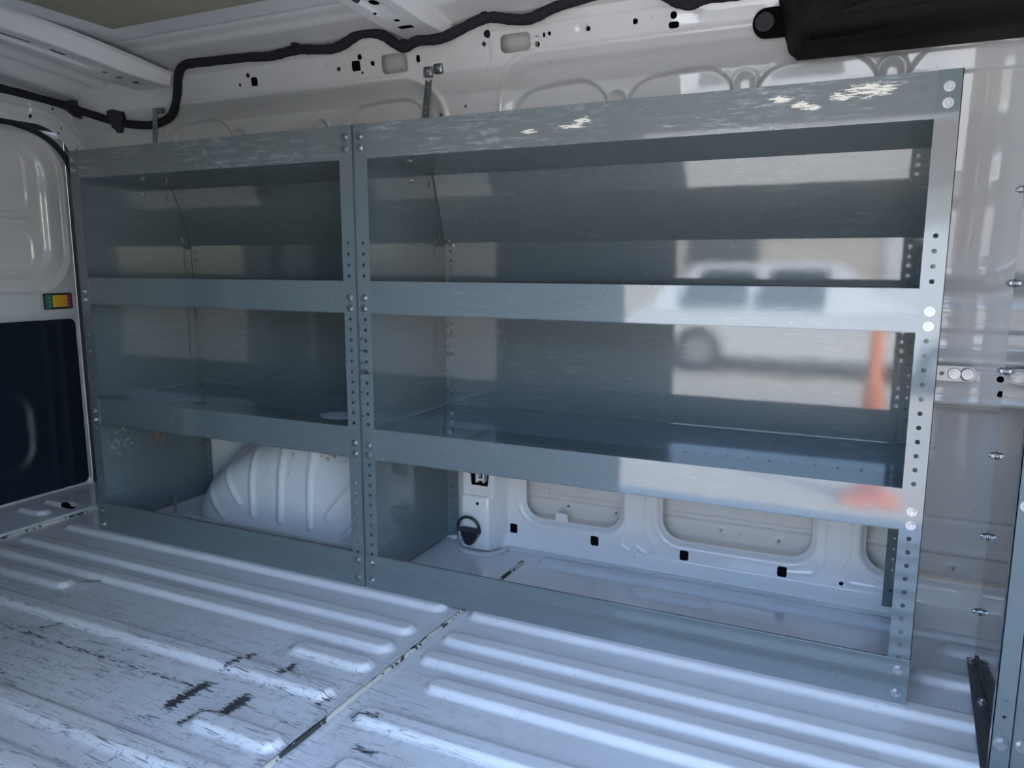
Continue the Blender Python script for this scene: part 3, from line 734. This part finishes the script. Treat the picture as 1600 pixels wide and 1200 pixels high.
# dust patch with rust on the inner left side panel low down
M_side.name = 'rubbed_grey_side_paint'
q = NB(M_side); p = q.pos(); sx = q.new('ShaderNodeSeparateXYZ'); q.l.new(p, sx.inputs[0]); X, Y, Z = sx.outputs
m_ = q.math('MULTIPLY', q.ramp(X, -.9, -.95), q.math('MULTIPLY', q.ramp(Z, .20, .24), q.ramp(Z, .32, .30)))
sp_ = q.ramp(q.noise(q.scale(p, (1, 1, 1)), 55, 4, .75), .50, .56)
rustm = q.math('MULTIPLY', q.math('MULTIPLY', m_, sp_), q.ramp(q.math('ABSOLUTE', q.math('SUBTRACT', Y, .225)), .06, .02))
dustm = q.math('MULTIPLY', q.math('MULTIPLY', m_, q.ramp(q.noise(p, 90, 4, .75), .54, .60)), q.ramp(q.math('ABSOLUTE', q.math('SUBTRACT', Y, .10)), .06, .02))
old = q.b.inputs['Base Color'].links[0].from_socket
c = q.mix(rustm, old, (.30, .17, .09, 1)); c = q.mix(dustm, c, (.42, .42, .38, 1)); q.l.new(c, q.b.inputs['Base Color'])

# next rack at the right border: mirror-glossy side, front post with two flanges
UC = empty('rack_end', (1.36, .05, 0)); tag(UC, 'mirror-glossy grey metal end of the next rack, cut off by the right border', 'panel')
xs = 1.347
ob('end_sheet', B(xs, xs+.0014, -.155, .262, 0.0, 1.22), M_part, UC)
bm = bmesh.new()
perf_plate(bm, 0, .028, 0, 1.22, [(.014, .134, .0026), (.014, .104, .0026)]+[(.014, .55+.0508*i, .0030) for i in range(12)], lambda u, v, w: (1.317+u, -.160+w, v), .0014)
box(bm, 1.317, 1.3184, -.160, -.145, 0, 1.22); box(bm, 1.3436, 1.345, -.160, -.150, 0, 1.22)
ob('front_post', bm, M_grey, UC)
bm = bmesh.new(); box(bm, 1.345, 1.60, -.158, -.1566, .0, .51); box(bm, 1.345, 1.60, -.158, -.13, .508, .51); ob('front_rail', bm, M_grey, UC)
bolt(UC, (1.330, -.160, .058), .3, sc=1.2); bolt(UC, (1.359, -.158, .060), .6, sc=1.2); bolt(UC, (1.329, -.160, .447), .6, sc=1.0)
for z in (.945, .770, .600, .430, .262, .100):
    bm = bmesh.new(); cyl(bm, (1.342, .256, z), (-1, 0, 0), .0040, .018, 8); cyl(bm, (1.3455, .256, z), (-1, 0, 0), .0080, .0020, 14); cyl(bm, (1.340, .256, z), (-1, 0, 0), .0066, .0050, 6)
    ob('edge_bolt', bm, M_zinc, UC, loc=(1.342, .256, z))
FB = empty('floor_angle', (1.33, .1, 0)); tag(FB, 'dark painted steel angle bolted to the floor beside the mirror-glossy panel', 'bracket')
bm = bmesh.new()
hull(bm, [(x, y, z) for z in (.0005, .0045) for x, y in ((1.330, .240), (1.3465, .240), (1.3465, -.15), (1.308, -.15))])
ob('floor_flange', bm, M_bracket, FB)
ob('upright_flange', B(1.3435, 1.3468, -.15, .240, .0045, .012), M_bracket, FB)
for y_ in (.222, .060):
    bolt(FB, (1.335-.0*y_, y_, .0045), 0, 'z', sc=1.0)

# ================================================================ THINGS ON THE WALL
# wiring harness
hp = [(-1.405, -.12, 1.352), (-1.405, .10, 1.345), (-1.405, .20, 1.340), (-1.40, .29, 1.332), (-1.365, .308, 1.318), (-1.295, .322, 1.296), (-1.21, .342, 1.270), (-1.12, .352, 1.256), (-1.045, .352, 1.252), (-.950, .338, 1.270), (-.878, .300, 1.316), (-.846, .282, 1.368), (-.806, .272, 1.392), (-.715, .272, 1.392),
      (-.565, .272, 1.388), (-.475, .272, 1.382), (-.38, .272, 1.388), (-.252, .272, 1.378), (-.165, .272, 1.404), (-.10, .272, 1.394), (-.035, .272, 1.356), (.008, .272, 1.366), (.085, .272, 1.366),
      (.20, .272, 1.396), (.270, .272, 1.386), (.322, .272, 1.380), (.391, .272, 1.398), (.49, .272, 1.412), (.57, .272, 1.412), (.632, .272, 1.396), (.672, .272, 1.372), (.703, .272, 1.362), (.737, .272, 1.370), (.80, .272, 1.368), (.850, .272, 1.372)]
HN = empty('wiring_harness', (-.2, .31, 1.38)); tag(HN, 'long black taped wiring harness snaking along the top of the van wall', 'cable')
bm = bmesh.new(); tube(bm, spline(hp, 9), .0128, 12, .06); ob('taped_bundle', bm, M_tape, HN, True)
def blob(name, outline, x=None, y=None, t=.012, ma=M_plast, parent=HN, bev=.003):
    bm = bmesh.new(); vs_ = []
    for a, z in outline: vs_.append(bm.verts.new((x, a, z) if x is not None else (a, y, z)))
    f_ = bm.faces.new(vs_); r = bmesh.ops.extrude_face_region(bm, geom=[f_])
    nv = [v for v in r['geom'] if isinstance(v, bmesh.types.BMVert)]
    bmesh.ops.translate(bm, verts=nv, vec=(t, 0, 0) if x is not None else (0, t, 0))
    return ob(name, bm, ma, parent)
c1 = blob('connector_cover', [(.285, 1.330), (.300, 1.346), (.330, 1.352), (.360, 1.346), (.385, 1.325), (.386, 1.288), (.376, 1.283), (.352, 1.290), (.318, 1.296), (.290, 1.315)], x=-1.388, t=.018)
c2 = blob('branch_clip', [(-1.235, 1.305), (-1.205, 1.308), (-1.165, 1.298), (-1.160, 1.275), (-1.172, 1.252), (-1.175, 1.238), (-1.180, 1.232), (-1.192, 1.232), (-1.196, 1.240), (-1.212, 1.250), (-1.228, 1.275)], y=.326, t=.015)
for x, z in [(-.385, 1.392), (.015, 1.376), (.204, 1.408), (-.03, 1.36)]:
    ob('clip', B(x-.008, x+.008, .262, .300, z-.002, z+.014, bev=.002), M_plast, HN)
pl = bmesh.new(); cyl(pl, (.187, .318, 1.374), (0, -1, 0), .009, .008, 14); ob('grommet', pl, M_plast, HN)

# pierced hanging straps from shelf top to wall
def strap(p0, p1, label, wmat=M_galv, fit=True):
    root = empty('hanging_strap', ((p0[0]+p1[0])/2, p0[1], p0[2])); tag(root, label, 'strap')
    p0 = Vector(p0); p1 = Vector(p1); d = p1-p0; L = d.length; d.normalize(); s = Vector((1, 0, 0)); s = (s-d*s.dot(d)).normalized(); n = s.cross(d)
    bm = bmesh.new(); k = int(L/.0165)
    perf_plate(bm, -.010, .010, 0, L, [(0, .010+i*.0165, .0032) for i in range(k)], lambda u, v, w: tuple(p0+s*u+d*v+n*w), .002)
    ob('strap_band', bm, wmat, root)
    return root
st = strap((-1.013, .318, 1.115), (-.996, .318, 1.288), 'short pierced metal strap behind the top rail of the left shelving unit')
ob('strap_tab', B(-1.010, -.970, .320, .335, 1.278, 1.294, bev=.003), M_galv, st); bolt(st, (-.996, .318, 1.284), 0, sc=.8)
st = strap((-.034, .36, 1.115), (.0, .345, 1.300), 'pierced metal strap with bolted clamp rising above the wide shelving unit')
ob('strap_clamp', B(-.008, .018, .325, .352, 1.292, 1.318, bev=.004), M_zinc, st, True)
ob('strap_clamp', B(.021, .050, .325, .352, 1.297, 1.323, bev=.005), M_zinc, st, True)
bolt(st, (.036, .325, 1.310), .2, sc=1.0); bolt(st, (.004, .325, 1.306), .2, sc=.8)
st = empty('wall_strap', (1.27, .395, .57)); tag(st, 'flat zinc strap with two bolts fixed to the wall right of the shelving', 'strap')
bm = bmesh.new(); perf_plate(bm, .555, .588, 1.214, 1.304, [(.571, 1.252, .0045)], lambda u, v, w: (v, .400+w, u), .003)
ob('strap_band', bm, M_galv, st)
bm = bmesh.new(); cyl(bm, (1.302, .4015, .5715), (0, -1, 0), .0165, .003, 20); ob('strap_end', bm, M_galv, st)
for x in (1.276, 1.301):
    bm = bmesh.new(); cyl(bm, (x, .3982, .5715), (0, -1, 0), .0130, .003, 24, .0118); cyl(bm, (x, .395, .5715), (0, -1, 0), .0088, .006, 6); cyl(bm, (x, .3912, .5715), (0, -1, 0), .0045, .002, 10)
    ob('bolt', bm, M_zinc, st)

# black box high on the wall, top right
BX = empty('black_duct_box', (1.25, .22, 1.23)); tag(BX, 'large black textured plastic box hanging under the roof at top right', 'box')
bm = bmesh.new()
hull(bm, [(.912, .33, 1.233), (.900, .33, 1.262), (.868, .30, 1.42), (.880, .13, 1.42), (.945, .20, 1.236), (.952, .14, 1.262), (.944, .15, 1.30),
          (1.60, .33, 1.233), (1.60, .20, 1.236), (1.60, .14, 1.262), (1.60, .12, 1.42), (1.60, .30, 1.42)])
bmesh.ops.bevel(bm, geom=bm.edges[:], offset=.008, segments=2, affect='EDGES')
ob('housing', bm, M_box, BX, True)
bm = bmesh.new()
for w, z0 in ((.325, 0),):
    vs_ = []
    pts = [(.905, 1.345)]+[(.857+.027*math.cos(a), 1.315+.030*math.sin(a)) for a in np.linspace(math.radians(85), math.radians(265), 14)]+[(.905, 1.284)]
    f_ = bm.faces.new([bm.verts.new((x, .308, z)) for x, z in pts]); r = bmesh.ops.extrude_face_region(bm, geom=[f_])
    bmesh.ops.translate(bm, verts=[v for v in r['geom'] if isinstance(v, bmesh.types.BMVert)], vec=(0, .014, 0))
ob('mounting_tab', bm, M_box, BX)
bm = bmesh.new(); cyl(bm, (.855, .306, 1.315), (0, -1, 0), .0195, .006, 24); ob('tab_plug', bm, M_rubber, BX)

# tie-down ring on the pillar foot
TR = empty('tie_down_ring', (.115, .348, .03)); tag(TR, 'black metal tie-down ring on the white pillar foot behind the shelving', 'ring')
bm = bmesh.new(); pts = [(.114+.034*math.cos(a), .334-.004*math.sin(a), .064+.034*math.sin(a)) for a in np.linspace(math.radians(-12), math.radians(192), 24)]
tube(bm, pts, .0042, 8); ob('ring', bm, M_plast, TR, True)
bm = bmesh.new(); tube(bm, [(.078, .335, .058), (.150, .335, .057)], .006, 8)
hull(bm, [(x, y, z) for y in (.332, .352) for x, z in ((.086, .062), (.142, .062), (.139, .040), (.126, .018), (.113, .013), (.101, .018), (.090, .040))])
ob('ring_plate', bm, M_plast, TR)
bm = bmesh.new(); cyl(bm, (.114, .330, .034), (0, -1, 0), .010, .005, 6); ob('bolt', bm, M_plast, TR)
# a small screw lying in the corner beside the side panel
SC = empty('paint_flake', (.038, .395, 0)); tag(SC, 'crumpled white paint flake in the rear corner under the wide shelving unit', 'debris')
bm = bmesh.new(); bmesh.ops.create_icosphere(bm, subdivisions=2, radius=.010, matrix=Matrix.Translation((.036, .392, .006)) @ Matrix.Diagonal((1.2, 1, .7, 1)))
for v in bm.verts: v.co += Vector((random.uniform(-1, 1), random.uniform(-1, 1), random.uniform(-1, 1)))*.0022
ob('flake_body', bm, M_sealc, SC)

# ================================================================ OUTSIDE, behind the photographer: yard, and things added for the paint to reflect
GR = ob('ground', B(-25, 25, -30, 8, -.62, -.60), M_concrete); tag(GR, 'sunlit concrete yard outside the van', None, kind='structure')
HS = empty('backdrop_house', (1, -18, -.6)); tag(HS, 'beige stucco house with a white garage door, added unseen for the paint to reflect', 'building')  # unseen building, put in as something to reflect
ob('house_wall', B(-9, 12, -22, -18, -.6, 2.6), M_stucco, HS)
ob('garage_door', B(1.5, 4.6, -18, -17.93, -.6, 1.7), M_garage, HS)
ob('house_window', B(-3.2, -1.4, -18, -17.93, .4, 1.6), M_glass, HS)
bm = bmesh.new(); hull(bm, [(-9.5, -17.5, 2.6), (12.5, -17.5, 2.6), (12.5, -22.5, 2.6), (-9.5, -22.5, 2.6), (-8, -20, 4.4), (11, -20, 4.4)]); ob('house_roof', bm, M_rooft, HS)
M_car = mat('white_car_paint', (.82, .82, .80), .25, 0, 1, .03)
CR = empty('reflected_car', (.5, -8.5, -.6)); tag(CR, 'white estate car added unseen opposite the open side door for bright reflections', 'car')  # unseen white body added to give bright patches in the back panels
bm = bmesh.new(); hull(bm, [(x, y, z) for y in (-9.4, -7.65) for x, z in ((-1.55, -.35), (-1.6, .15), (-1.4, .28), (2.5, .22), (2.75, -.0), (2.75, -.35))])
hull(bm, [(-1.35, -9.3, .25), (-1.35, -7.75, .25), (1.6, -9.3, .25), (1.6, -7.75, .25), (-1.0, -9.1, .82), (-1.0, -7.95, .82), (.8, -9.1, .82), (.8, -7.95, .82)])
ob('car_body', bm, M_car, CR)
for a, b in ((-.95, -.15), (-.08, .70)):
    bm = bmesh.new(); hull(bm, [(a, -7.735, .32), (b, -7.735, .32), (a+.08, -7.90, .74), (b-.02, -7.90, .74), (a, -7.80, .32), (b, -7.80, .32), (a+.08, -7.96, .74), (b-.02, -7.96, .74)]); ob('side_window', bm, M_glass, CR)
for x in (-.85, 1.95):
    for y in (-7.75, -9.3):
        bm = bmesh.new(); cyl(bm, (x, y, -.29), (0, 1, 0), .31, .22, 24); w_ = ob('wheel', bm, M_rubber, CR, True)
        bm = bmesh.new(); cyl(bm, (x, y+(.115 if y > -8 else -.115), -.29), (0, 1, 0), .19, .02, 16); ob('hub_cap', bm, M_zinc, w_)
CN = empty('reflected_cone', (1.19, -3.4, -.6)); tag(CN, 'tall slender orange cone added unseen outside the open door for an orange reflection', 'cone')  # unseen orange shape added to give an orange streak in the paint
bm = bmesh.new(); cyl(bm, (1.19, -3.4, -.08), (0, 0, 1), .085, 1.0, 24, .035); ob('cone_body', bm, M_orange, CN, True)
ob('cone_base', B(1.03, 1.35, -3.56, -3.24, -.6, -.565, bev=.01), M_orange, CN)
